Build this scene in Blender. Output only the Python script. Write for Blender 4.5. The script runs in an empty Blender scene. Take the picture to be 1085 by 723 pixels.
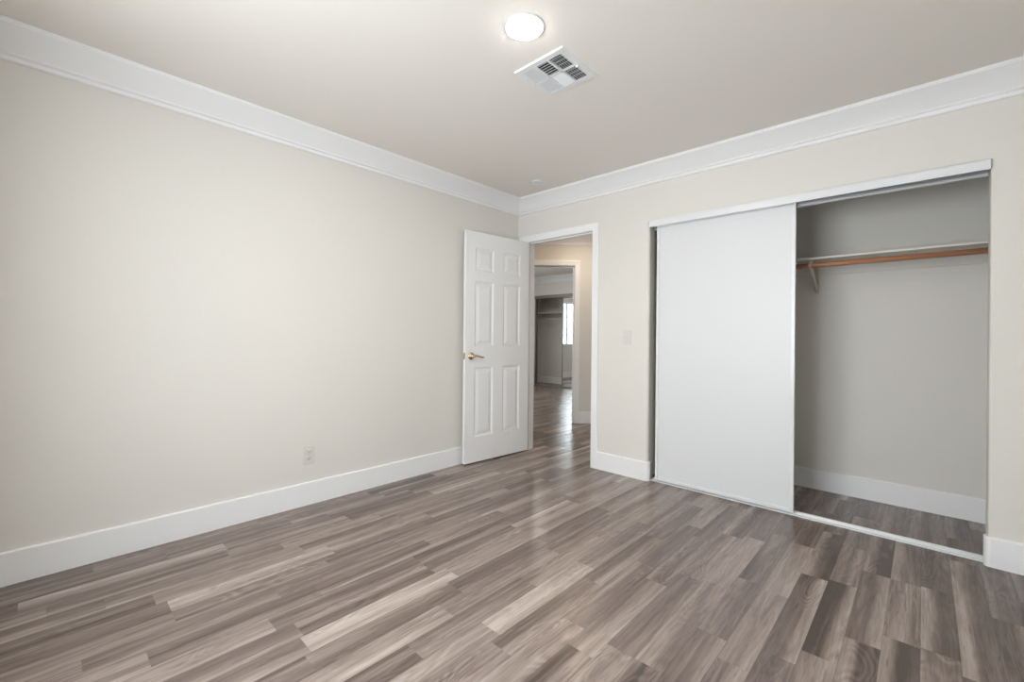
import bpy, bmesh, math, random
from mathutils import Vector, Matrix

# ------------------------------------------------------------ camera, world, lights, exposure
S = bpy.context.scene
C = S.collection
H = 2.44                      # ceiling height
YB = -3.68                    # back wall of the bedroom
XR = 3.43                     # right wall of the bedroom

def make_camera():
    yaw, pitch, roll = 0.7538, 0.0008, 0.0096
    f = Vector((-math.sin(yaw)*math.cos(pitch), math.cos(yaw)*math.cos(pitch), math.sin(pitch)))
    r = Vector((math.cos(yaw), math.sin(yaw), 0)); u = r.cross(f)
    r2 = r*math.cos(roll) + u*math.sin(roll); u2 = -r*math.sin(roll) + u*math.cos(roll)
    cd = bpy.data.cameras.new('camera'); co = bpy.data.objects.new('camera', cd); C.objects.link(co)
    m = Matrix((r2, u2, -f)).transposed().to_4x4(); m.translation = Vector((2.956, -3.2288, 1.1256))
    co.matrix_world = m
    cd.sensor_width = 36; cd.lens = 464.67/1085*36; cd.shift_y = -6/1085; cd.clip_start = 0.02
    S.camera = co
make_camera()

S.view_settings.view_transform = 'Standard'
S.view_settings.look = 'None'
S.view_settings.gamma = 1
S.view_settings.use_curve_mapping = False
S.view_settings.exposure = 0.0

w = bpy.data.worlds.new('sky'); S.world = w; w.use_nodes = True
w.node_tree.nodes['Background'].inputs[0].default_value = (0.90, 0.95, 1.0, 1)
w.node_tree.nodes['Background'].inputs[1].default_value = 7.0

def area(name, loc, direction, sx, sy, power, col):
    l = bpy.data.lights.new(name, 'AREA'); l.shape = 'RECTANGLE'; l.size = sx; l.size_y = sy
    l.energy = power; l.color = col
    o = bpy.data.objects.new(name, l); C.objects.link(o); o.location = loc
    o.rotation_euler = Vector(direction).to_track_quat('-Z', 'Z').to_euler()
    return o
# daylight standing outside the windows
WX0, WX1, WZ0, WZ1 = 1.15, 2.50, 0.60, 2.06          # bedroom window in the back wall
area('daylight', ((WX0+WX1)/2, YB-0.35, (WZ0+WZ1)/2), (0, 1, 0), WX1-WX0, WZ1-WZ0, 53, (0.95, 0.96, 1.0))
FX = -4.2; FY0, FY1, FZ0, FZ1 = 1.15, 2.49, 0.87, 2.06   # far bedroom window in its left wall
area('daylight', (FX-0.35, (FY0+FY1)/2, (FZ0+FZ1)/2), (1, 0, 0), FY1-FY0, FZ1-FZ0, 30, (0.86, 0.93, 1.0))

# ------------------------------------------------------------ materials
MATS = {}
def mat(name, col, rough=0.5, metal=0.0, spec=0.5, bump=None, coat=0):
    m = bpy.data.materials.new(name); m.use_nodes = True
    nt = m.node_tree; b = nt.nodes['Principled BSDF']
    b.inputs['Base Color'].default_value = (*col, 1); b.inputs['Roughness'].default_value = rough
    b.inputs['Metallic'].default_value = metal; b.inputs['Specular IOR Level'].default_value = spec
    b.inputs['Coat Weight'].default_value = coat
    tc = nt.nodes.new('ShaderNodeTexCoord')
    n = nt.nodes.new('ShaderNodeTexNoise'); nt.links.new(tc.outputs['Object'], n.inputs['Vector'])
    sc, st = bump if bump else (90, 0.02)
    n.inputs['Scale'].default_value = sc; n.inputs['Detail'].default_value = 3
    bp = nt.nodes.new('ShaderNodeBump'); bp.inputs['Strength'].default_value = st; bp.inputs['Distance'].default_value = 0.004
    nt.links.new(n.outputs[0], bp.inputs['Height']); nt.links.new(bp.outputs[0], b.inputs['Normal'])
    MATS[name] = m
    return m
wall_m = mat('wall_paint', (0.775, 0.747, 0.70), 0.75, spec=0.25, bump=(75, 0.10))
ceil_m = mat('ceiling_paint', (0.83, 0.79, 0.742), 0.85, spec=0.2, bump=(60, 0.10))
trim_m = mat('trim_paint', (0.90, 0.90, 0.905), 0.38)
door_m = mat('door_paint', (0.87, 0.87, 0.87), 0.33, bump=(120, 0.03))
slide_m = mat('sliding_door_laminate', (0.76, 0.765, 0.78), 0.42)
alu_m = mat('white_coated_metal', (0.80, 0.81, 0.82), 0.3)
groove_m = mat('grey_metal', (0.42, 0.43, 0.44), 0.35, metal=0.6)
brass_m = mat('brass', (0.72, 0.60, 0.38), 0.2, metal=1.0)
steel_m = mat('steel', (0.62, 0.60, 0.56), 0.28, metal=1.0)
plastic_m = mat('switch_plastic', (0.72, 0.70, 0.665), 0.35)
dark_m = mat('dark_recess', (0.03, 0.03, 0.03), 0.8)
duct_m = mat('duct_metal', (0.10, 0.10, 0.11), 0.6)
shelf_m = mat('shelf_paint', (0.74, 0.70, 0.64), 0.5)
bracket_m = mat('bracket_paint', (0.62, 0.58, 0.50), 0.4)
mirror_m = mat('mirror', (0.86, 0.88, 0.88), 0.01, metal=1.0, bump=(5, 0.0))
bronze_m = mat('brushed_frame', (0.24, 0.22, 0.18), 0.4, metal=0.5)
vinyl_m = mat('window_vinyl', (0.80, 0.81, 0.82), 0.4)

def wood_rod():
    m = mat('rod_wood', (0.42, 0.19, 0.10), 0.4)
    nt = m.node_tree; b = nt.nodes['Principled BSDF']
    tc = nt.nodes.new('ShaderNodeTexCoord'); mp = nt.nodes.new('ShaderNodeMapping'); mp.inputs['Scale'].default_value = (2, 60, 60)
    n = nt.nodes.new('ShaderNodeTexNoise'); n.inputs['Scale'].default_value = 2
    r = nt.nodes.new('ShaderNodeValToRGB')
    r.color_ramp.elements[0].color = (0.36, 0.15, 0.075, 1); r.color_ramp.elements[1].color = (0.52, 0.25, 0.14, 1)
    nt.links.new(tc.outputs['Object'], mp.inputs[0]); nt.links.new(mp.outputs[0], n.inputs['Vector'])
    nt.links.new(n.outputs[0], r.inputs[0]); nt.links.new(r.outputs[0], b.inputs['Base Color'])
    return m
rod_m = wood_rod()

def emis(name, col, st):
    m = bpy.data.materials.new(name); m.use_nodes = True
    b = m.node_tree.nodes['Principled BSDF']
    b.inputs['Base Color'].default_value = (0.9, 0.9, 0.9, 1)
    b.inputs['Emission Color'].default_value = (*col, 1); b.inputs['Emission Strength'].default_value = st
    return m
lamp_m = emis('lamp_lens', (1.0, 0.94, 0.87), 200)
far_fill_m = emis('far_fill_lens', (1.0, 0.95, 0.88), 230)  # glow of the added fill in the far bedroom
hall_lamp_m = emis('hall_lamp_lens', (1.0, 0.83, 0.65), 80)

def glass():
    m = bpy.data.materials.new('window_glass'); m.use_nodes = True
    nt = m.node_tree; nt.nodes.remove(nt.nodes['Principled BSDF']); out = nt.nodes['Material Output']
    tr = nt.nodes.new('ShaderNodeBsdfTransparent'); tr.inputs[0].default_value = (0.95, 0.97, 0.97, 1)
    gl = nt.nodes.new('ShaderNodeBsdfGlossy'); gl.inputs['Roughness'].default_value = 0.02
    fr = nt.nodes.new('ShaderNodeFresnel'); fr.inputs[0].default_value = 1.45
    mx = nt.nodes.new('ShaderNodeMixShader')
    ge = nt.nodes.new('ShaderNodeNewGeometry'); inv = nt.nodes.new('ShaderNodeMath'); inv.operation = 'SUBTRACT'; inv.inputs[0].default_value = 1
    mu = nt.nodes.new('ShaderNodeMath'); mu.operation = 'MULTIPLY'
    nt.links.new(ge.outputs['Backfacing'], inv.inputs[1]); nt.links.new(inv.outputs[0], mu.inputs[0]); nt.links.new(fr.outputs[0], mu.inputs[1])
    nt.links.new(mu.outputs[0], mx.inputs[0]); nt.links.new(tr.outputs[0], mx.inputs[1]); nt.links.new(gl.outputs[0], mx.inputs[2])
    nt.links.new(mx.outputs[0], out.inputs[0])
    return m
glass_m = glass()

def floor_mat():
    m = bpy.data.materials.new('laminate_planks'); m.use_nodes = True
    nt = m.node_tree; L = nt.links.new; b = nt.nodes['Principled BSDF']
    def N(t, **k):
        n = nt.nodes.new(t)
        for a, v in k.items(): setattr(n, a, v)
        return n
    def at(n_): return N('ShaderNodeAttribute', attribute_name=n_)
    def math_(op, a, b_=None, c_=None):
        n = N('ShaderNodeMath', operation=op)
        for i, v in enumerate((a, b_, c_)):
            if v is None: continue
            if isinstance(v, (int, float)): n.inputs[i].default_value = v
            else: L(v, n.inputs[i])
        return n.outputs[0]
    tone, grad, u, seed = at('tone').outputs['Fac'], at('grad').outputs['Fac'], at('across').outputs['Fac'], at('seed').outputs['Fac']
    geo = N('ShaderNodeTexCoord'); sep = N('ShaderNodeSeparateXYZ'); L(geo.outputs['Object'], sep.inputs[0])
    off = math_('MULTIPLY', seed, 37.0)
    def noise(sx, sy, detail, dist=0.0, rough=0.55):
        cb = N('ShaderNodeCombineXYZ')
        L(math_('MULTIPLY', sep.outputs[0], sx), cb.inputs[0])
        L(math_('MULTIPLY_ADD', sep.outputs[1], sy, off), cb.inputs[1]); L(off, cb.inputs[2])
        n = N('ShaderNodeTexNoise'); L(cb.outputs[0], n.inputs['Vector'])
        n.inputs['Scale'].default_value = 1; n.inputs['Detail'].default_value = detail
        n.inputs['Distortion'].default_value = dist; n.inputs['Roughness'].default_value = rough
        return n.outputs[0]
    broad = noise(19, 0.75, 2, 0.5)
    grain = noise(150, 5, 4, 0.6, 0.7)
    mott = noise(34, 3.2, 3, 1.8)
    crack = noise(120, 6.5, 2, 1.2)
    # cathedral figure: contour lines of a smooth stretched field
    fld = noise(11, 2.4, 1, 0.3)
    rings = math_('SINE', math_('MULTIPLY', fld, 95.0))
    figmask = math_('SMOOTH_MIN', math_('MULTIPLY', noise(7, 1.8, 1), 1.0), 1.0, 0.1)
    mr = N('ShaderNodeMapRange'); L(figmask, mr.inputs[0]); mr.inputs[1].default_value = 0.5; mr.inputs[2].default_value = 0.66
    # light band along one side of a strip: its width is about a third, with a soft inner edge
    ctr = math_('MULTIPLY_ADD', math_('SIGN', grad), 0.13, 0.5)
    ctr = math_('ADD', ctr, math_('MULTIPLY', math_('SUBTRACT', noise(3, 2.2, 2), 0.5), 0.5))
    st = N('ShaderNodeMapRange', interpolation_type='SMOOTHSTEP'); L(math_('SUBTRACT', u, ctr), st.inputs[0])
    st.inputs[1].default_value = -0.2; st.inputs[2].default_value = 0.2; st.inputs[3].default_value = -0.5; st.inputs[4].default_value = 0.5
    g = math_('MULTIPLY', grad, st.outputs[0])
    v = math_('ADD', math_('MULTIPLY_ADD', tone, 0.80, 0.07), math_('MULTIPLY', g, 0.66))
    v = math_('ADD', v, math_('MULTIPLY', math_('SUBTRACT', broad, 0.5), 1.1))
    v = math_('ADD', v, math_('MULTIPLY', math_('SUBTRACT', grain, 0.5), 0.40))
    v = math_('ADD', v, math_('MULTIPLY', math_('SUBTRACT', mott, 0.5), 0.55))
    v = math_('ADD', v, math_('MULTIPLY', math_('MULTIPLY', rings, mr.outputs[0]), 0.09))
    mc = N('ShaderNodeMapRange'); L(crack, mc.inputs[0]); mc.inputs[1].default_value = 0.60; mc.inputs[2].default_value = 0.72
    v = math_('SUBTRACT', v, math_('MULTIPLY', mc.outputs[0], 0.22))
    ramp = N('ShaderNodeValToRGB'); L(v, ramp.inputs[0])
    cr = ramp.color_ramp; cr.elements[0].position = 0.0; cr.elements[0].color = (0.088, 0.066, 0.056, 1)
    cr.elements[1].position = 1.0; cr.elements[1].color = (0.53, 0.450, 0.400, 1)
    e = cr.elements.new(0.35); e.color = (0.195, 0.148, 0.127, 1)
    e = cr.elements.new(0.65); e.color = (0.325, 0.262, 0.230, 1)
    # thin dark joint at the strip edges
    edge = math_('MINIMUM', u, math_('SUBTRACT', 1.0, u))
    me = N('ShaderNodeMapRange'); L(edge, me.inputs[0]); me.inputs[1].default_value = 0.0; me.inputs[2].default_value = 0.02
    me.inputs[3].default_value = 0.72; me.inputs[4].default_value = 1.0
    mul = N('ShaderNodeMix', data_type='RGBA', blend_type='MULTIPLY'); mul.inputs[0].default_value = 1
    L(ramp.outputs[0], mul.inputs[6])
    cc = N('ShaderNodeCombineColor'); [L(me.outputs[0], cc.inputs[i]) for i in range(3)]
    L(cc.outputs[0], mul.inputs[7]); L(mul.outputs[2], b.inputs['Base Color'])
    b.inputs['Roughness'].default_value = 0.27; b.inputs['Specular IOR Level'].default_value = 0.5
    bp = N('ShaderNodeBump'); bp.inputs['Strength'].default_value = 0.05; bp.inputs['Distance'].default_value = 0.002
    L(grain, bp.inputs['Height']); L(bp.outputs[0], b.inputs['Normal'])
    return m
floor_m = floor_mat()

# ------------------------------------------------------------ helpers
def obj(name, bm, m, parent=None, smooth=False):
    bmesh.ops.recalc_face_normals(bm, faces=bm.faces[:])
    me = bpy.data.meshes.new(name); bm.to_mesh(me); bm.free()
    if smooth:
        for p in me.polygons: p.use_smooth = True
    o = bpy.data.objects.new(name, me); C.objects.link(o)
    for x in (m if isinstance(m, (list, tuple)) else [m]): me.materials.append(x)
    if parent: o.parent = parent
    return o
def empty(name, loc=(0, 0, 0), rz=0.0):
    o = bpy.data.objects.new(name, None); C.objects.link(o); o.location = loc; o.rotation_euler = (0, 0, rz)
    o.empty_display_size = 0.05
    return o
def tag(o, label, cat, group=None):
    o['label'] = label; o['category'] = cat
    if group: o['group'] = group
    return o
def struct(o, label=None):
    o['kind'] = 'structure'
    if label: o['label'] = label
    return o
def box(bm, x0, x1, y0, y1, z0, z1, bev=0.0, M=None, mi=0):
    t = bmesh.new()
    vs = [t.verts.new((x, y, z)) for x in (x0, x1) for y in (y0, y1) for z in (z0, z1)]
    for f in ((0, 1, 3, 2), (4, 6, 7, 5), (0, 4, 5, 1), (2, 3, 7, 6), (0, 2, 6, 4), (1, 5, 7, 3)): t.faces.new([vs[i] for i in f])
    if bev: bmesh.ops.bevel(t, geom=t.edges[:], offset=bev, segments=2, affect='EDGES', profile=0.5)
    for f in t.faces: f.material_index = mi
    merge(bm, t, M)
def merge(bm, t, M=None):
    if M is not None: bmesh.ops.transform(t, matrix=M, verts=t.verts[:])
    me = bpy.data.meshes.new('tmp'); t.to_mesh(me); t.free(); bm.from_mesh(me); bpy.data.meshes.remove(me)
def prism(bm, pts, z0, z1, M=None):
    """plan polygon extruded in z"""
    t = bmesh.new()
    a = [t.verts.new((x, y, z0)) for x, y in pts]; b = [t.verts.new((x, y, z1)) for x, y in pts]
    t.faces.new(a[::-1]); t.faces.new(b)
    for i in range(len(pts)):
        j = (i+1) % len(pts); t.faces.new((a[i], a[j], b[j], b[i]))
    merge(bm, t, M)
def lathe(bm, prof, M=None, seg=32):
    """profile (r, z) spun about z"""
    t = bmesh.new(); rings = []
    for r, z in prof:
        rings.append([t.verts.new((r*math.cos(2*math.pi*k/seg), r*math.sin(2*math.pi*k/seg), z)) for k in range(seg)] if r > 1e-6 else [t.verts.new((0, 0, z))])
    for A, B in zip(rings, rings[1:]):
        for k in range(seg):
            j = (k+1) % seg
            if len(A) == 1 and len(B) == 1: continue
            if len(A) == 1: t.faces.new((A[0], B[j], B[k]))
            elif len(B) == 1: t.faces.new((A[k], A[j], B[0]))
            else: t.faces.new((A[k], A[j], B[j], B[k]))
    merge(bm, t, M)
def tube(bm, pts, rads, seg=14):
    """tube along points with a radius each, capped"""
    pts = [Vector(p) for p in pts]; rings = []
    if not isinstance(rads, (list, tuple)): rads = [rads]*len(pts)
    prev = None
    for i, p in enumerate(pts):
        d = (pts[min(i+1, len(pts)-1)] - pts[max(i-1, 0)]).normalized()
        a = prev if prev else (Vector((0, 0, 1)) if abs(d.z) < 0.9 else Vector((1, 0, 0)))
        n = (a - d*a.dot(d)).normalized(); prev = n; b2 = d.cross(n)
        r = rads[i]; ra, rb = r if isinstance(r, tuple) else (r, r)
        rings.append([bm.verts.new(p + n*math.cos(2*math.pi*k/seg)*ra + b2*math.sin(2*math.pi*k/seg)*rb) for k in range(seg)])
    for A, B in zip(rings, rings[1:]):
        for k in range(seg): bm.faces.new((A[k], A[(k+1) % seg], B[(k+1) % seg], B[k]))
    bm.faces.new(rings[0][::-1]); bm.faces.new(rings[-1])
def run(bm, prof, p0, p1, inward, m0=0, m1=0):
    """moulding of profile (offset, z) from p0 to p1 along a wall; m = mitre (1 inside corner, -1 outside, 0 square)"""
    p0 = Vector((*p0, 0)); p1 = Vector((*p1, 0)); d = (p1-p0).normalized(); n = Vector((*inward, 0)).normalized()
    A = [bm.verts.new(p0 + n*o + d*o*m0 + Vector((0, 0, z))) for o, z in prof]
    B = [bm.verts.new(p1 + n*o - d*o*m1 + Vector((0, 0, z))) for o, z in prof]
    k = len(prof)
    for i in range(k): bm.faces.new((A[i], A[(i+1) % k], B[(i+1) % k], B[i]))
    bm.faces.new(A[::-1]); bm.faces.new(B)

# ------------------------------------------------------------ floor: strips 0.1046 m wide running away along the left wall
X0, WS = 0.0256, 0.1046
joints = {0: [-3.065, -2.35], 1: [-3.43, -2.80], 2: [-3.296, -2.57], 3: [-2.583, -1.95], 4: [-3.05, -2.36], 5: [-2.906, -2.30], 6: [-2.871, -2.2], 7: [-2.872, -2.27, -1.67],
          8: [-3.136, -2.53, -1.923], 9: [-2.40, -1.80], 10: [-2.62, -1.947, -1.3], 11: [-2.56, -1.956, -1.33], 12: [-2.575, -1.90], 13: [-2.60, -1.97, -1.35],
          14: [-2.75, -2.1, -1.4], 15: [-2.322, -1.71, -1.093, -.45], 16: [-2.05, -1.40, -.75], 17: [-2.1, -1.50, -.877, -.25], 18: [-1.80, -1.186, -.58],
          19: [-1.91, -1.30, -.70], 20: [-1.81, -1.15, -.55], 21: [-1.807, -1.127, -.50], 22: [-2.1, -1.49, -.988, -.35], 23: [-1.60, -1.02, -.40],
          24: [-1.45, -.735, -.10], 25: [-1.35, -.71, -.24, .3], 26: [-1.15, -.50, .1], 27: [-1.04, -.50, .12], 28: [-1.03, -.485, .15], 29: [-1.12, -.05, .3],
          30: [-1.25, -.59, .0], 31: [-.95, -.35, .2], 32: [-.8, -.15]}
tones = {0: {-3.3: (.32, 0), -2.7: (.50, 0), -2.0: (.45, .2)}, 1: {-3.2: (.38, 0), -2.6: (.42, -.3)}, 2: {-3.5: (.25, 0), -3.0: (.62, -.4), -2.4: (.42, 0)},
         3: {-2.9: (.36, .5), -2.3: (.50, 0)}, 4: {-3.3: (.45, .5), -2.7: (.42, .6), -2.1: (.6, .2)}, 5: {-3.2: (.24, 0), -2.7: (.45, 0), -2.1: (.4, .2)},
         6: {-3.1: (.35, -.2), -2.6: (.78, 0), -2.1: (.55, 0)}, 7: {-3.1: (.48, .4), -2.6: (.50, .1), -2.0: (.34, .4)}, 8: {-3.3: (.50, 0), -2.8: (.44, .3), -2.2: (.46, 0), -1.7: (.6, 0)},
         9: {-2.8: (.38, .2), -2.1: (.44, .5), -1.5: (.5, 0)}, 10: {-2.8: (.64, .2), -2.2: (.36, .2), -1.6: (.34, .4)}, 11: {-2.8: (.45, .3), -2.2: (.40, -.3), -1.6: (.46, .3)},
         12: {-2.9: (.42, .4), -2.2: (.84, 0), -1.6: (.60, .2)}, 13: {-2.8: (.36, 0), -2.2: (.44, -.2), -1.7: (.32, .3)}, 14: {-2.4: (.60, .4), -1.7: (.48, .2), -1.1: (.5, 0)},
         15: {-2.6: (.26, 0), -2.0: (.40, 0), -1.4: (.50, .2), -.8: (.55, .2)}, 16: {-2.4: (.62, 0), -1.7: (.88, 0), -1.1: (.5, .3), -.5: (.45, 0)},
         17: {-2.4: (.6, .2), -1.8: (.44, .3), -1.2: (.44, .4), -.6: (.35, 0)}, 18: {-2.2: (.72, .2), -1.5: (.38, -.2), -.9: (.36, 0), -.3: (.5, 0)},
         19: {-2.3: (.24, .1), -1.6: (.55, .2), -1.0: (.45, 0)}, 20: {-2.2: (.60, -.2), -1.5: (.38, 0), -.9: (.42, 0)}, 21: {-2.2: (.24, 0), -1.5: (.54, -.4), -.8: (.62, 0), -.2: (.3, 0)},
         22: {-1.8: (.38, .6), -1.2: (.38, -.4), -.6: (.28, 0)}, 23: {-1.9: (.5, .2), -1.3: (.56, 0), -.7: (.62, .2)}, 24: {-1.8: (.35, .3), -1.1: (.50, .8), -.4: (.45, -.9)},
         25: {-1.0: (.34, .8), -.5: (.62, -.2), 0: (.5, 0)}, 26: {-.8: (.38, .5), -.3: (.36, -1.0), .3: (.4, 0)}, 27: {-1.3: (.32, -1.0), -.8: (.56, 0), -.3: (.46, -.5), .4: (.4, 0)},
         28: {-1.3: (.50, 0), -.7: (.34, -.9), -.2: (.22, 0), .4: (.3, 0)}, 29: {-1.4: (.24, 0), -.6: (.52, -.8), .1: (.35, 0)}, 30: {-.9: (.36, .2), -.3: (.24, -.2), .3: (.4, 0)},
         31: {-1.2: (.60, 0), -.6: (.36, .6), -.1: (.3, 0)}, 32: {-1.0: (.4, 0), -.5: (.52, 0)}}
def build_floor():
    rnd = random.Random(11)
    verts, faces, T, G, U, SD = [], [], [], [], [], []
    YL, YH = YB-0.1, 5.15
    for i in range(-42, 33):
        xa = X0 + WS*i; xb = xa + WS
        xb = min(xb, XR+0.1)
        js = sorted(joints.get(i, []))
        if js:
            a = js[0]
            while a > YL: a -= rnd.uniform(.55, .7); js.insert(0, a)
        else: js = [YL - rnd.uniform(0, .6)]
        a = js[-1]
        while a < YH: a += rnd.uniform(.55, .7); js.append(a)
        for y0, y1 in zip(js, js[1:]):
            tn, gr = min(.8, max(.15, rnd.gauss(.46, .15))), rnd.uniform(-.6, .6)
            for ym, (t_, g_) in tones.get(i, {}).items():
                if y0 <= ym < y1: tn, gr = t_, g_
            sd = rnd.random()
            y0c, y1c = max(y0, YL), min(y1, YH)
            if y1c <= y0c: continue
            k = len(verts)
            verts += [(xa, y0c, 0), (xb, y0c, 0), (xb, y1c, 0), (xa, y1c, 0)]
            faces.append((k, k+1, k+2, k+3)); T += [tn]*4; G += [gr]*4; U += [0, 1, 1, 0]; SD += [sd]*4
    # slab below
    k = len(verts); x0, x1 = X0-WS*42, XR+0.1
    for z in (-0.15, -0.001):
        verts += [(x0, YL, z), (x1, YL, z), (x1, YH, z), (x0, YH, z)]
    faces += [(k+3, k+2, k+1, k), (k+4, k+5, k+6, k+7), (k, k+1, k+5, k+4), (k+1, k+2, k+6, k+5), (k+2, k+3, k+7, k+6), (k+3, k, k+4, k+7)]
    T += [.4]*8; G += [0]*8; U += [.5]*8; SD += [0]*8
    me = bpy.data.meshes.new('floor'); me.from_pydata(verts, [], faces); me.update()
    for nm, vals in (('tone', T), ('grad', G), ('across', U), ('seed', SD)):
        a = me.attributes.new(nm, 'FLOAT', 'POINT'); a.data.foreach_set('value', vals)
    me.materials.append(floor_m)
    o = bpy.data.objects.new('floor', me); C.objects.link(o); struct(o, 'grey-brown wood plank laminate floor')
build_floor()

# ------------------------------------------------------------ ceiling with openings for the vent and lamp cans
VX0, VX1, VY0, VY1 = 1.458, 1.756, -1.640, -1.338
LX, LY = 1.708, -1.840
HLX, HLY = 0.15, 1.05
def build_ceiling():
    bm = bmesh.new()
    holes = [(VX0+.03, VX1-.03, VY0+.03, VY1-.03)]
    xa, xb, ya, yb = -4.35, XR+.12, YB-.12, 5.2
    hx0, hx1, hy0, hy1 = holes[0]
    box(bm, xa, hx0, ya, yb, H, H+.12); box(bm, hx1, xb, ya, yb, H, H+.12)
    box(bm, hx0, hx1, ya, hy0, H, H+.12); box(bm, hx0, hx1, hy1, yb, H, H+.12)
    struct(obj('ceiling', bm, ceil_m), 'beige painted ceiling')
build_ceiling()

# ------------------------------------------------------------ walls
T = 0.115                        # partition thickness
OX0, OX1, OZ = 0.095, 0.888, 2.05      # rough opening of the doorway (jamb boards fill to 0.11..0.872)
CX0, CX1, CZ = 1.388, 3.196, 2.032   # closet opening
def rounded(pts_r):
    """plan polygon with some rounded corners: (x, y, r)"""
    out = []; n = len(pts_r)
    for i, (x, y, r) in enumerate(pts_r):
        if r == 0: out.append((x, y)); continue
        p = Vector((x, y)); a = (Vector(pts_r[i-1][:2])-p).normalized(); b = (Vector(pts_r[(i+1) % n][:2])-p).normalized()
        c = p + a*r + b*r
        for k in range(7):
            th = math.pi/2*k/6
            out.append(tuple(c - b*r*math.cos(th) - a*r*math.sin(th)))
    return out
def build_walls():
    R = 0.02
    bm = bmesh.new()      # wall with the doorway and the closet
    box(bm, -.115, OX0, 0, T, 0, H); box(bm, OX0, OX1, 0, T, OZ, H)
    prism(bm, rounded([(OX1, 0, 0), (CX0, 0, R), (CX0, T, R), (OX1, T, 0)]), 0, CZ)
    box(bm, OX1, XR+.115, 0, T, CZ, H)
    prism(bm, rounded([(CX1, 0, .011), (XR+.115, 0, 0), (XR+.115, T, 0), (CX1, T, .011)]), 0, CZ)
    struct(obj('wall_closet_side', bm, wall_m), 'beige wall with doorway and wide closet opening')
    bm = bmesh.new(); box(bm, -.115, 0, YB-.115, 0, 0, H)
    struct(obj('wall_left', bm, wall_m), 'long blank beige wall on the left')
    bm = bmesh.new(); box(bm, XR, XR+.115, YB-.115, 0, 0, H)
    struct(obj('wall_right', bm, wall_m))
    bm = bmesh.new()
    box(bm, 0, WX0, YB-.115, YB, 0, H); box(bm, WX1, XR, YB-.115, YB, 0, H)
    box(bm, WX0, WX1, YB-.115, YB, 0, WZ0); box(bm, WX0, WX1, YB-.115, YB, WZ1, H)
    struct(obj('wall_back', bm, wall_m))
    # closet interior
    bm = bmesh.new(); box(bm, 1.22, XR+.115, .734, .734+T, 0, H)
    struct(obj('wall_closet_back', bm, wall_m), 'beige rear wall inside the closet')
    bm = bmesh.new(); box(bm, 1.22, 1.335, T, .734, 0, H)
    struct(obj('wall_closet_left', bm, wall_m))
    bm = bmesh.new(); box(bm, XR, XR+.115, T, .734, 0, H)
    struct(obj('wall_closet_right', bm, wall_m))
    # hallway: right wall and end
    bm = bmesh.new(); box(bm, 1.22, 1.335, .734+T, 3.2, 0, H)
    struct(obj('wall_hall_right', bm, wall_m))
    bm = bmesh.new(); box(bm, -1.17, -1.06, 0, .75, 0, H); box(bm, -1.06, -.115, 0, T, 0, H)
    struct(obj('wall_hall_left', bm, wall_m))
    # far bedroom
    bm = bmesh.new(); ya, yb = .6, 5.15
    box(bm, FX-.115, FX, ya, FY0, 0, H); box(bm, FX-.115, FX, FY1, yb, 0, H)
    box(bm, FX-.115, FX, FY0, FY1, 0, FZ0); box(bm, FX-.115, FX, FY0, FY1, FZ1, H)
    struct(obj('wall_far_left', bm, wall_m))
    bm = bmesh.new(); box(bm, FX, -1.17, .6, .715, 0, H)
    struct(obj('wall_far_front', bm, wall_m))
    bm = bmesh.new(); box(bm, .45, .565, 2.3+.2, 4.45, 0, H)
    struct(obj('wall_far_right', bm, wall_m))
    bm = bmesh.new()
    box(bm, FX, -3.54, 4.45, 4.565, 0, H); box(bm, -3.54, -1.9, 4.45, 4.565, 2.04, H); box(bm, -1.9, .565, 4.45, 4.565, 0, H)
    struct(obj('wall_far_closet_side', bm, wall_m), 'pale wall over the closet of the far bedroom')
    bm = bmesh.new(); box(bm, FX, -1.2, 5.05, 5.15, 0, H)
    box(bm, -3.95, -3.85, 4.565, 5.05, 0, H); box(bm, -1.6, -1.5, 4.565, 5.05, 0, H)
    struct(obj('wall_far_closet_back', bm, wall_m))
build_walls()

# angled hall wall: local x runs along the wall (to the right), local y goes away from the camera
s45 = math.sqrt(.5)
DM = Matrix(((s45, -s45, 0, -.343), (s45, s45, 0, 1.466), (0, 0, 1, 0), (0, 0, 0, 1)))
def build_diag():
    bm = bmesh.new()
    box(bm, -1.30, -.78, 0, T, 0, H, M=DM); box(bm, .015, 2.35, 0, T, 0, H, M=DM); box(bm, -.78, .015, 0, T, 2.055, H, M=DM)
    struct(obj('wall_hall_angled', bm, wall_m), 'angled beige hall wall beyond the open door')
    bm = bmesh.new(); j = .0
    box(bm, 0, .015, -.002, T+.002, 0, 2.04, M=DM); box(bm, -.78, -.765, -.002, T+.002, 0, 2.04, M=DM); box(bm, -.78, .015, -.002, T+.002, 2.04, 2.055, M=DM)
    # door stop
    box(bm, -.012, 0, .045, .08, 0, 2.028, M=DM); box(bm, -.765, 0, .045, .08, 2.028, 2.04, M=DM)
    casing(bm, -.765, 0, 2.04, DM, .068)
    casing(bm, -.765, 0, 2.04, DM @ Matrix.Translation((-.765, T, 0)) @ Matrix.Rotation(math.pi, 4, 'Z'), .068)
    struct(obj('trim_6', bm, trim_m), 'white casing of the angled doorway in the hall')
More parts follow.
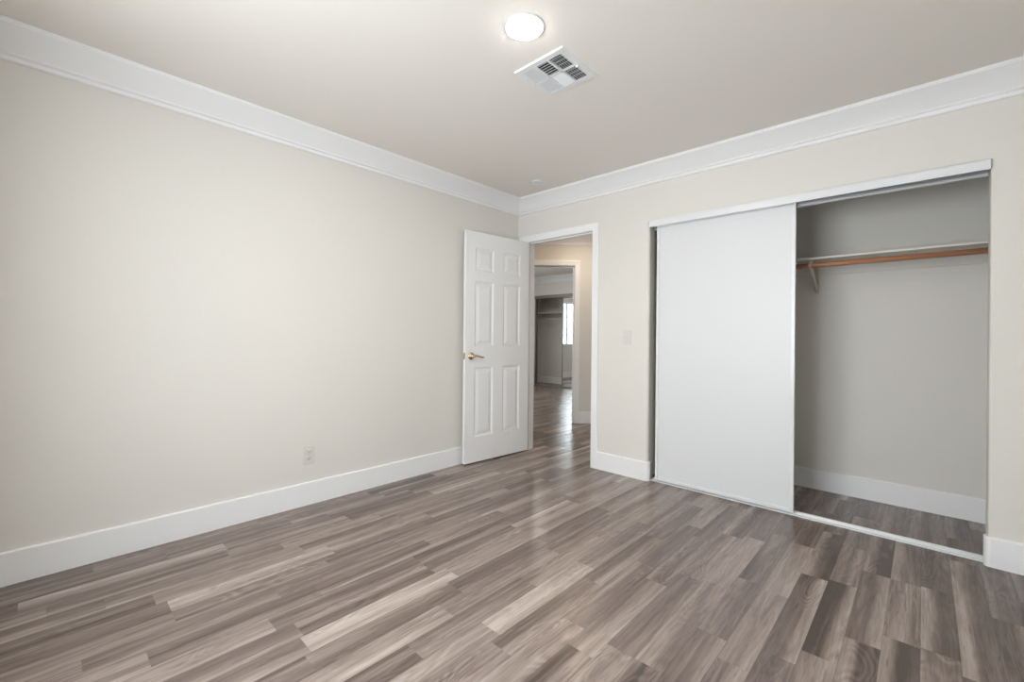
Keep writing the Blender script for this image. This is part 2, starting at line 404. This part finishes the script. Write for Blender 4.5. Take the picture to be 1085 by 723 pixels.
def casing(bm, x0, x1, z, M, wd, left=None):
    """mitred door casing standing on the wall face (local y = 0, projecting to -y)"""
    wl = left if left is not None else wd
    prof = [(0, 0), (0, .009), (.10, .011), (.25, .012), (.62, .014), (.85, .015), (1, .013), (1, 0)]   # (fraction outwards, thickness)
    t = bmesh.new()
    path = [((x0, 0), (-wl, 0)), ((x0, z), (-wl, wd)), ((x1, z), (wd, wd)), ((x1, 0), (wd, 0))]
    rings = [[t.verts.new((px+ox*f, -th, pz+oz*f)) for f, th in prof] for (px, pz), (ox, oz) in path]
    k = len(prof)
    for A, B in zip(rings, rings[1:]):
        for i in range(k): t.faces.new((A[i], A[(i+1) % k], B[(i+1) % k], B[i]))
    t.faces.new(rings[0]); t.faces.new(rings[-1][::-1])
    merge(bm, t, M)
build_diag()

def door_frame():
    bm = bmesh.new(); x0, x1, z = .11, .872, 2.04
    box(bm, OX0, x0, -.001, T+.001, 0, z); box(bm, x1, OX1, -.001, T+.001, 0, z); box(bm, OX0, OX1, -.001, T+.001, z, OZ)
    # door stops
    box(bm, x0, x0+.011, .042, .078, 0, z-.011); box(bm, x1-.011, x1, .042, .078, 0, z-.011); box(bm, x0, x1, .042, .078, z-.011, z)
    casing(bm, x0-.004, x1, z-.002, Matrix.Identity(4), .062, left=.075)
    casing(bm, x0, x1, z, Matrix.Translation((x0+x1, T, 0)) @ Matrix.Rotation(math.pi, 4, 'Z'), .062)
    struct(obj('trim_5', bm, trim_m), 'white casing and jamb around the open doorway')
door_frame()

# ------------------------------------------------------------ crown moulding
def crown_prof(h=.123, p=.150):
    z = H
    pr = [(0, z-h), (.012, z-h), (.016, z-h+.004), (.017, z-h+.018), (.022, z-h+.021), (.029, z-h+.022), (.032, z-h+.026), (.031, z-h+.031), (.034, z-h+.034)]
    x0, z0, x1, z1 = .036, z-h+.036, p-.012, z-.018
    for k in range(11):           # shallow cove
        t = k/10; b = .055*4*t*(1-t)
        dx, dz = x1-x0, z1-z0
        pr.append((x0 + dx*t - dz*b*.6, z0 + dz*t + dx*b*.6))
    pr += [(p-.007, z-.018), (p-.004, z-.012), (p, z-.009), (p, z), (0, z)]
    return pr
def crown(name, label, p0, p1, n, m0=1, m1=1, h=.123):
    bm = bmesh.new(); run(bm, crown_prof(h), p0, p1, n, m0, m1)
    return struct(obj(name, bm, trim_m), label)
crown('trim_1', 'white crown moulding along the left wall', (0, YB), (0, 0), (1, 0))
crown('trim_2', 'white crown moulding along the closet wall', (0, 0), (XR, 0), (0, -1))
crown('trim_3', None, (XR, 0), (XR, YB), (-1, 0))
crown('trim_4', None, (XR, YB), (0, YB), (0, 1))
e0 = DM @ Vector((-1.12, 0, 0)); e1 = DM @ Vector((2.2, 0, 0))
crown('trim_7', 'white crown moulding on the angled hall wall', e0[:2], e1[:2], (s45, -s45), 0, 0, h=.135)
crown('trim_8', 'white crown moulding over the closet of the far bedroom', (FX, 4.45), (.45, 4.45), (0, -1))
crown('trim_9', None, (FX, .715), (FX, 4.45), (1, 0))

# ------------------------------------------------------------ baseboards
def base_prof(h=.148, t=.014): return [(0, 0), (t, 0), (t, h-.006), (t-.003, h-.001), (t-.006, h), (0, h)]
def baseboard(name, label, segs):
    bm = bmesh.new()
    for s in segs: run(bm, base_prof(), *s)
    return struct(obj(name, bm, trim_m), label)
def wrap(bm, pts, t=.014, h=.148):
    """baseboard following a plan path, wall on the left of the path"""
    P = [Vector(p) for p in pts]; prof = base_prof(h, t); rings = []
    for i, p in enumerate(P):
        a = (P[i]-P[i-1]).normalized() if i else None; b = (P[i+1]-P[i]).normalized() if i < len(P)-1 else None
        na = Vector((a.y, -a.x)) if a else None; nb = Vector((b.y, -b.x)) if b else None
        n = (na or nb) if not (na and nb) else (na+nb).normalized()
        sc = 1 if not (na and nb) else 1/max(.3, n.dot(na))
        rings.append([bm.verts.new((p.x+n.x*o*sc, p.y+n.y*o*sc, z)) for o, z in prof])
    k = len(prof)
    for A, B in zip(rings, rings[1:]):
        for i in range(k): bm.faces.new((A[i], A[(i+1) % k], B[(i+1) % k], B[i]))
    bm.faces.new(rings[0][::-1]); bm.faces.new(rings[-1])
def arc(cx, cy, r, a0, a1, n=6): return [(cx+r*math.cos(math.radians(a0+(a1-a0)*k/n)), cy+r*math.sin(math.radians(a0+(a1-a0)*k/n))) for k in range(n+1)]
baseboard('baseboard_left', 'tall white baseboard along the left wall', [((0, YB), (0, 0), (1, 0), 1, 1)])
bm = bmesh.new(); wrap(bm, [(.934, 0)] + arc(CX0-.02, -.0+.02, .02, -90, 0) + [(CX0, .030)])
struct(obj('baseboard_between_door_and_closet', bm, trim_m), 'short white baseboard between doorway and closet')
bm = bmesh.new(); wrap(bm, [(CX1, .030)] + arc(CX1+.011, .011, .011, 180, 270) + [(XR, 0)])
struct(obj('baseboard_right_of_closet', bm, trim_m), 'white baseboard wrapping the right edge of the closet')
baseboard('baseboard_right', None, [((XR, 0), (XR, YB), (-1, 0), 1, 1)])
baseboard('baseboard_back', None, [((XR, YB), (0, YB), (0, 1), 1, 1)])
baseboard('baseboard_closet', 'white baseboard inside the closet', [((1.335, .734), (XR, .734), (0, -1), 1, 1), ((XR, .734), (XR, T), (-1, 0), 1, 0), ((1.335, T), (1.335, .734), (1, 0), 0, 1)])
a = DM @ Vector((.069, 0, 0)); b = DM @ Vector((2.2, 0, 0))
baseboard('baseboard_hall', 'white baseboard of the angled hall wall', [(a[:2], b[:2], (s45, -s45), 0, 0)])
baseboard('baseboard_far', 'white baseboard of the far bedroom', [((FX, .715), (FX, 4.45), (1, 0), 1, 1), ((FX, 4.45), (-3.56, 4.45), (0, -1), 1, 0), ((-3.85, 5.05), (-1.6, 5.05), (0, -1), 0, 0)])

# ------------------------------------------------------------ windows
def window(name, label, M, wd, z0, z1, split):
    """local x along the opening 0..wd, y = 0 is the inner wall face, +y outwards"""
    r = empty(name); r.matrix_world = M; struct(r, label)
    bm = bmesh.new()
    box(bm, 0, wd, .0, .114, z0-.03, z0, .003)      # sill board lies in the reveal
    f = .045
    box(bm, 0, wd, .055, .10, z0, z0+f, .003); box(bm, 0, wd, .055, .10, z1-f, z1, .003)
    box(bm, 0, f, .055, .10, z0+f, z1-f, .003); box(bm, wd-f, wd, .055, .10, z0+f, z1-f, .003)
    for s in split: box(bm, s-.035, s+.035, .050, .10, z0+f, z1-f, .003)
    obj('window_frame', bm, vinyl_m, r)
    for s in split:
        bm = bmesh.new()
        for zz in (z0+.3, z1-.3): box(bm, s-.022, s+.022, .035, .055, zz-.03, zz+.03, .004)
        obj('latch', bm, steel_m, r)
    bm = bmesh.new(); box(bm, f, wd-f, .075, .080, z0+f, z1-f)
    obj('pane', bm, glass_m, r)
window('window_1', 'white slider window in the back wall of the bedroom', Matrix.Translation((WX1, YB, 0)) @ Matrix.Rotation(math.pi, 4, 'Z'), WX1-WX0, WZ0, WZ1, [(WX1-WX0)/2])
window('window_2', 'white window of the far bedroom, seen in the mirrored closet door', Matrix.Translation((FX, FY0, 0)) @ Matrix.Rotation(math.pi/2, 4, 'Z'), FY1-FY0, FZ0, FZ1, [2.27-FY0, 1.7-FY0])

# ------------------------------------------------------------ six-panel door, opened against the left wall
DW, DZ0, DZ1, DT = 0.757, 0.016, 2.034, 0.035
def build_door():
    ph = math.radians(-90-4.2)
    r = empty('door_1', (.112, 0, 0), ph); struct(r, 'white six-panel interior door standing open against the left wall')
    us = [(.118, .330), (.447, .659)]
    zs = [(.235, .845), (1.030, 1.600), (1.690, 1.895)]
    t = bmesh.new()
    def quad(ps): t.faces.new([t.verts.new(p) for p in ps])
    for side in (0, 1):
        yy = DT if side == 0 else 0.0; sg = -1 if side == 0 else 1    # recess direction
        xs = [0] + [v for q in us for v in q] + [DW]; zz = [DZ0] + [v for q in zs for v in q] + [DZ1]
        for i in range(len(xs)-1):
            for k in range(len(zz)-1):
                x0, x1, z0, z1 = xs[i], xs[i+1], zz[k], zz[k+1]
                if i % 2 == 1 and k % 2 == 1:
                    steps = [(0, 0), (.006, .004), (.014, .0095), (.020, .0095), (.048, .0022), (.050, .0018)]
                    ring = lambda o, d: [(x0+o, yy+sg*d, z0+o), (x1-o, yy+sg*d, z0+o), (x1-o, yy+sg*d, z1-o), (x0+o, yy+sg*d, z1-o)]
                    for (o0, d0), (o1, d1) in zip(steps, steps[1:]):
                        A, B = ring(o0, d0), ring(o1, d1)
                        for q in range(4): quad([A[q], A[(q+1) % 4], B[(q+1) % 4], B[q]])
                    quad(ring(*steps[-1]))
                else: quad([(x0, yy, z0), (x1, yy, z0), (x1, yy, z1), (x0, yy, z1)])
    for x in (0, DW): quad([(x, 0, DZ0), (x, DT, DZ0), (x, DT, DZ1), (x, 0, DZ1)])
    for z in (DZ0, DZ1): quad([(0, 0, z), (DW, 0, z), (DW, DT, z), (0, DT, z)])
    bmesh.ops.remove_doubles(t, verts=t.verts[:], dist=1e-5)
    obj('leaf', t, door_m, r)
    # lever handles on both faces
    hx, hz = DW-.058, .945
    for sgn, y0 in ((1, DT), (-1, 0)):
        h = bmesh.new()
        lathe(h, [(0, 0), (.033, 0), (.033, .004), (.029, .010), (.018, .013), (.012, .018), (.011, .040), (.0, .040)], Matrix.Translation((hx, y0, hz)) @ Matrix.Rotation(-sgn*math.pi/2, 4, 'X'))
        rs = obj('rosette', h, brass_m, r, True)
        h = bmesh.new(); y = y0+sgn*.046
        tube(h, [(hx+.010, y-sgn*.002, hz), (hx, y, hz+.001), (hx-.02, y+sgn*.002, hz+.004), (hx-.045, y+sgn*.003, hz+.001), (hx-.075, y+sgn*.001, hz-.008), (hx-.100, y-sgn*.002, hz-.012), (hx-.112, y-sgn*.004, hz-.009)],
             [.009, .012, (.010, .008), (.0085, .006), (.0075, .0055), (.007, .005), (.004, .003)])
        obj('lever', h, brass_m, rs, True)
    h = bmesh.new(); box(h, DW-.001, DW+.0022, .006, DT-.006, hz-.029, hz+.029, .0008); lp = obj('latch_plate', h, brass_m, r)
    h = bmesh.new(); box(h, DW+.001, DW+.011, .011, DT-.011, hz-.008, hz+.008, .002); obj('latch_bolt', h, brass_m, lp)
    for z in (.22, 1.03, 1.84):
        h = bmesh.new(); tube(h, [(-.004, -.007, z-.045), (-.004, -.007, z+.045)], .006)
        box(h, -.0025, .0, 0, .03, z-.044, z+.044)
        obj('hinge', h, brass_m, r, True)
build_door()

# ------------------------------------------------------------ closet: tracks, sliding doors, shelf, rod
def head_track():
    r = empty('closet_head_track', ((CX0+CX1)/2, 0, 1.98))
    tag(r, 'white metal head track with fascia over the bedroom closet opening', 'track')
    bm = bmesh.new(); L2 = (CX1-CX0)/2 - .0005
    box(bm, -L2, L2, -.012, -.009, 0, .052, .0008); box(bm, -L2, L2, -.012, .088, .0500, .0515)
    obj('fascia', bm, alu_m, r)
    bm = bmesh.new()
    for y in (.031, .084): box(bm, -L2+.004, L2-.004, y, y+.003, -.012 if y > .05 else .030, .050)
    box(bm, -L2+.004, L2-.004, .060, .087, -.012, -.009)
    obj('roller_channel', bm, alu_m, r)
    bm = bmesh.new(); box(bm, -L2+.003, L2-.003, .052, .0595, .002, .049)
    obj('channel_web', bm, groove_m, r)
head_track()
def floor_track():
    bm = bmesh.new(); x0, x1 = CX0+.0145, CX1-.001
    # one extruded section: broad front lip, two roller grooves, back lip
    pr = [(.030, .0005), (.030, .006), (.033, .0075), (.046, .0075), (.048, .003), (.060, .003), (.062, .010), (.066, .010), (.068, .003), (.080, .003), (.083, .0125), (.100, .0125), (.102, .0005)]
    A = [bm.verts.new((x0, y, z)) for y, z in pr]; B = [bm.verts.new((x1, y, z)) for y, z in pr]; k = len(pr)
    for i in range(k): bm.faces.new((A[i], A[(i+1) % k], B[(i+1) % k], B[i]))
    bm.faces.new(A[::-1]); bm.faces.new(B)
    o = obj('closet_floor_track', bm, alu_m)
    tag(o, 'white metal floor track across the bottom of the bedroom closet', 'track')
floor_track()
def slider(x, y, label, group, z1):
    w_, z0, t = .922, .0185, .022
    r = empty('sliding_closet_door', (x, y, z0)); tag(r, label, 'closet door', group)
    hh = z1-z0
    bm = bmesh.new(); box(bm, .018, w_-.018, .006, t-.006, .018, hh-.012)
    obj('panel', bm, slide_m, r)
    for x0, x1 in ((0, .020), (w_-.022, w_)):
        bm = bmesh.new()
        box(bm, x0, x1, 0, t, 0, hh, .002)
        gx = x1 - .0 if x0 == 0 else x0
        obj('stile', bm, alu_m, r)
    for z in (0, hh-.014):
        bm = bmesh.new(); box(bm, .020, w_-.022, .002, t-.002, z, z+.014 if z else .020, .001)
        obj('rail', bm, alu_m, r)
slider(1.438, .026, 'white sliding closet door in front, covering the left half of the closet', None, 1.992)
slider(1.430, .068, 'white sliding closet door on the rear track, behind the front one', None, 1.966)

def shelf():
    bm = bmesh.new(); box(bm, 1.337, XR-.002, .395, .733, 1.672, 1.686, .0015)
    tag(obj('closet_shelf', bm, shelf_m), 'beige painted board shelf above the wooden rod in the closet', 'shelf')
    bm = bmesh.new(); box(bm, 1.337, XR-.002, .716, .7335, 1.599, 1.6715, .002)
    box(bm, XR-.018, XR-.0005, .40, .7155, 1.599, 1.6715, .002); box(bm, 1.3355, 1.353, .40, .7155, 1.599, 1.6715, .002)
    tag(obj('shelf_cleat', bm, wall_m), 'beige cleat board on the closet wall under the shelf', 'cleat')
    bm = bmesh.new(); tube(bm, [(1.3535, .435, 1.636), (XR-.0185, .435, 1.636)], .0175, 20)
    tag(obj('closet_rod', bm, rod_m, None, True), 'reddish brown wooden clothes rod across the closet', 'rod')
    # bracket: vertical leg on the wall, brace and hook
    r = empty('shelf_bracket', (2.372, .7155, 1.459)); tag(r, 'cream metal shelf and rod bracket on the closet back wall', 'bracket')
    bm = bmesh.new(); box(bm, -.012, .012, -.0030, -.0005, .0, .209, .001); box(bm, -.012, .012, -.308, -.0005, .209, .212, .001)
    obj('arm', bm, bracket_m, r)
    bm = bmesh.new(); tube(bm, [(0, -.006, .020), (0, -.04, .052), (0, -.225, .148), (0, -.256, .164)], [(.005, .011)]*4, 10)
    obj('brace', bm, bracket_m, r, True)
    bm = bmesh.new()
    pts = [(0, -.2805+.0212*math.cos(a), .177+.0212*math.sin(a)) for a in [math.radians(v) for v in range(60, -215, -15)]]
    tube(bm, pts, [(.003, .010)]*len(pts), 10); box(bm, -.010, .010, -.281, -.262, .1975, .2088, .001)
    obj('hook', bm, bracket_m, r, True)
shelf()

# ------------------------------------------------------------ outlet and switch
def outlet():
    r = empty('electrical_outlet', (0, -2.031, .268), math.pi/2)       # local x along wall, local -y into the room after the turn
    tag(r, 'white duplex electrical outlet low on the left wall', 'outlet')
    # local frame: x -> world +y, y -> world -x ; the room is at local -y
    bm = bmesh.new(); box(bm, -.036, .036, -.006, 0, 0, .118, .0022)
    obj('cover_plate', bm, plastic_m, r)
    for z in (.036, .082):
        bm = bmesh.new(); box(bm, -.017, .017, -.0085, -.005, z-.0145, z+.0145, .003)
        s_ = obj('socket', bm, plastic_m, r)
        bm = bmesh.new()
        box(bm, -.0085, -.0060, -.0090, -.0080, z-.001, z+.009); box(bm, .0060, .0085, -.0090, -.0080, z-.001, z+.007)
        lathe(bm, [(0, 0), (.0030, 0), (.0030, .0008), (0, .0008)], Matrix.Translation((0, -.0082, z-.007)) @ Matrix.Rotation(math.pi/2, 4, 'X'), 12)
        obj('slots', bm, dark_m, s_)
    bm = bmesh.new(); lathe(bm, [(0, 0), (.003, 0), (.0025, .001), (0, .0014)], Matrix.Translation((0, -.006, .059)) @ Matrix.Rotation(math.pi/2, 4, 'X'), 12)
    obj('screw', bm, steel_m, r)
outlet()
def switch():
    r = empty('light_switch', (1.203, 0, 1.060)); tag(r, 'white toggle light switch between doorway and closet', 'light switch')
    bm = bmesh.new(); box(bm, -.036, .036, -.006, 0, 0, .118, .0022); obj('cover_plate', bm, plastic_m, r)
    bm = bmesh.new(); box(bm, -.0055, .0055, -.0075, -.005, .047, .071, .001); box(bm, -.004, .004, -.018, -.006, .060, .069, .0015)
    obj('toggle', bm, plastic_m, r)
    for z in (.029, .089):
        bm = bmesh.new(); lathe(bm, [(0, 0), (.003, 0), (.0025, .001), (0, .0014)], Matrix.Translation((0, -.006, z)) @ Matrix.Rotation(math.pi/2, 4, 'X'), 12)
        obj('screw', bm, steel_m, r)
switch()

# ------------------------------------------------------------ ceiling things
def vent():
    r = empty('ceiling_vent', ((VX0+VX1)/2, (VY0+VY1)/2, H)); tag(r, 'square white ceiling air vent with six louvred sections', 'vent')
    hw = (VX1-VX0)/2; bm = bmesh.new(); b = .034; t = .007
    # border frame, bevelled outwards
    for q in range(4):
        M = Matrix.Rotation(q*math.pi/2, 4, 'Z'); tt = bmesh.new()
        P = [(-hw, -hw, 0), (hw, -hw, 0), (hw-.004, -hw+.004, -t), (-hw+.004, -hw+.004, -t), (-hw+b, -hw+b, -t), (hw-b, -hw+b, -t), (hw-b, -hw+b, 0), (-hw+b, -hw+b, 0)]
        v = [tt.verts.new(p) for p in P]
        for f in ((0, 1, 2, 3), (3, 2, 5, 4), (4, 5, 6, 7), (7, 6, 1, 0)): tt.faces.new([v[i] for i in f])
        merge(bm, tt, M)
    bmesh.ops.remove_doubles(bm, verts=bm.verts[:], dist=1e-5)
    i0 = hw-b
    xs = [-i0, -i0/3, i0/3, i0]
    for x in xs[1:3]: box(bm, x-.005, x+.005, -i0, i0, -t, -.001)
    box(bm, -i0, i0, -.006, .006, -t, -.001)
    obj('frame', bm, alu_m, r)
    # duct above
    bm = bmesh.new(); d = i0-.001+.003
    for (x0, x1, y0, y1) in ((-d, -d+.002, -d, d), (d-.002, d, -d, d), (-d, d, -d, -d+.002), (-d, d, d-.002, d)): box(bm, x0, x1, y0, y1, .001, .25)
    box(bm, -d, d, -d, d, .25, .252)
    obj('duct', bm, duct_m, r)
    sec = []
    for k in range(3):
        for q in range(2):
            x0, x1 = xs[k]+(.005 if k else .001), xs[k+1]-(.005 if k < 2 else .001)
            y0, y1 = (-i0+.001, -.006) if q == 0 else (.006, i0-.001)
            bm = bmesh.new(); along_y = (k != 1)
            # airflow direction: outer columns outwards in x, middle outwards in y
            s = (-1 if k == 0 else 1) if along_y else (-1 if q == 0 else 1)
            n = 6
            for i in range(n):
                if along_y:
                    cx = x0+(x1-x0)*(i+.5)/n; M = Matrix.Translation((cx, (y0+y1)/2, -.003)) @ Matrix.Rotation(-s*math.radians(48), 4, 'Y')
                    box(bm, -.0008, .0008, -(y1-y0)/2, (y1-y0)/2, -.0065, .0065, M=M)
                else:
                    cy = y0+(y1-y0)*(i+.5)/n; M = Matrix.Translation(((x0+x1)/2, cy, -.003)) @ Matrix.Rotation(s*math.radians(48), 4, 'X')
                    box(bm, -(x1-x0)/2, (x1-x0)/2, -.0008, .0008, -.0065, .0065, M=M)
            # crossbars behind the louvres
            if along_y:
                for j in (1, 2, 3): yy = y0+(y1-y0)*j/4; box(bm, x0, x1, yy-.001, yy+.001, .004, .008)
            obj('louver', bm, alu_m, r)
    bm = bmesh.new(); box(bm, i0+.004, i0+.007, -.006, .030, -t-.003, -t+.001, .0005); box(bm, i0+.001, i0+.014, .004, .010, -t-.010, -t, .001)
    obj('damper_lever', bm, alu_m, r)
    for y in (-hw+.12, hw-.12):
        bm = bmesh.new(); lathe(bm, [(0, -.0015), (.003, -.001), (.0035, 0), (0, 0)], Matrix.Translation((-hw+.016, y-.03, -t)), 12); obj('screw', bm, steel_m, r)
vent()
def disc_light(name, label, x, y, lens, r_=.076):
    r = empty(name, (x, y, H)); tag(r, label, 'ceiling light')
    bm = bmesh.new(); lathe(bm, [(r_, -.001), (r_, -.003), (r_+.003, -.004), (r_+.010, -.0025), (r_+.012, 0), (r_, 0)], seg=48)
    obj('trim_ring', bm, alu_m, r, True)
    bm = bmesh.new(); lathe(bm, [(0, -.010), (r_*.7, -.009), (r_*.96, -.006), (r_, -.003), (r_, -.001), (0, -.001)], seg=48)
    obj('lens', bm, lens, r, True)
disc_light('ceiling_light', 'round flush ceiling light glowing white beside the vent', LX, LY, lamp_m)
disc_light('ceiling_light', 'warm round ceiling light in the hall beyond the door', HLX, HLY, hall_lamp_m, .10)
disc_light('ceiling_light', 'added unseen fill light on the far bedroom ceiling, shaped as a flush disc', -2.3, 2.9, far_fill_m)  # no known fixture: added out of view to make up for weak daylight there
def sprinkler():
    r = empty('ceiling_sprinkler', (.549, -.371, H)); tag(r, 'small round white sprinkler cover on the ceiling near the corner', 'sprinkler')
    bm = bmesh.new(); lathe(bm, [(.022, 0), (.023, -.006), (.030, -.013), (.037, -.013), (.043, -.007), (.045, 0)], seg=32); obj('escutcheon', bm, alu_m, r, True)
    bm = bmesh.new(); lathe(bm, [(0, -.010), (.016, -.010), (.018, -.007), (.018, 0), (0, 0)], seg=32); obj('cap', bm, plastic_m, r, True)
sprinkler()

# ------------------------------------------------------------ far bedroom closet
def far_closet():
    r = empty('closet_head_track', (-2.72, 4.45, 1.97)); tag(r, 'bronze head track over the closet of the far bedroom', 'track')
    bm = bmesh.new(); box(bm, -.8185, .8185, -.012, .09, 0, .0690, .002); obj('fascia', bm, bronze_m, r)
    bm = bmesh.new(); box(bm, -3.54, -1.9, 4.452, 4.54, .0005, .016, .001)
    tag(obj('closet_floor_track', bm, bronze_m), 'bronze floor track of the far bedroom closet', 'track')
    bm = bmesh.new(); box(bm, -3.539, -3.515, 4.455, 4.53, .017, 1.97, .001)
    struct(obj('trim_10', bm, bronze_m), 'bronze jamb strip of the far closet')
    r = empty('mirrored_closet_door', (-2.775, 4.465, .017)); tag(r, 'mirrored sliding closet door in the far bedroom reflecting a bright window', 'closet door')
    bm = bmesh.new(); box(bm, .02, .85, .004, .016, .02, 1.93); obj('mirror', bm, mirror_m, r)
    for x0, x1 in ((0, .024), (.846, .87)):
        bm = bmesh.new(); box(bm, x0, x1, 0, .02, 0, 1.95, .001); obj('stile', bm, bronze_m, r)
    for z in (0, 1.93):
        bm = bmesh.new(); box(bm, .024, .846, 0, .02, z, z+.02, .001); obj('rail', bm, bronze_m, r)
    bm = bmesh.new(); box(bm, -3.849, -1.601, 4.72, 5.049, 1.655, 1.675, .001)
    tag(obj('closet_shelf', bm, shelf_m), 'pale shelf board inside the far bedroom closet', 'shelf')
    bm = bmesh.new(); box(bm, -3.849, -1.601, 5.03, 5.049, 1.56, 1.654, .001)
    tag(obj('shelf_cleat', bm, shelf_m), 'pale cleat board under the shelf in the far bedroom closet', 'cleat')
    bm = bmesh.new(); tube(bm, [(-3.849, 4.78, 1.53), (-1.601, 4.78, 1.53)], .0165, 14)
    tag(obj('closet_rod', bm, shelf_m, None, True), 'pale clothes rod below the shelf in the far bedroom closet', 'rod')
far_closet()
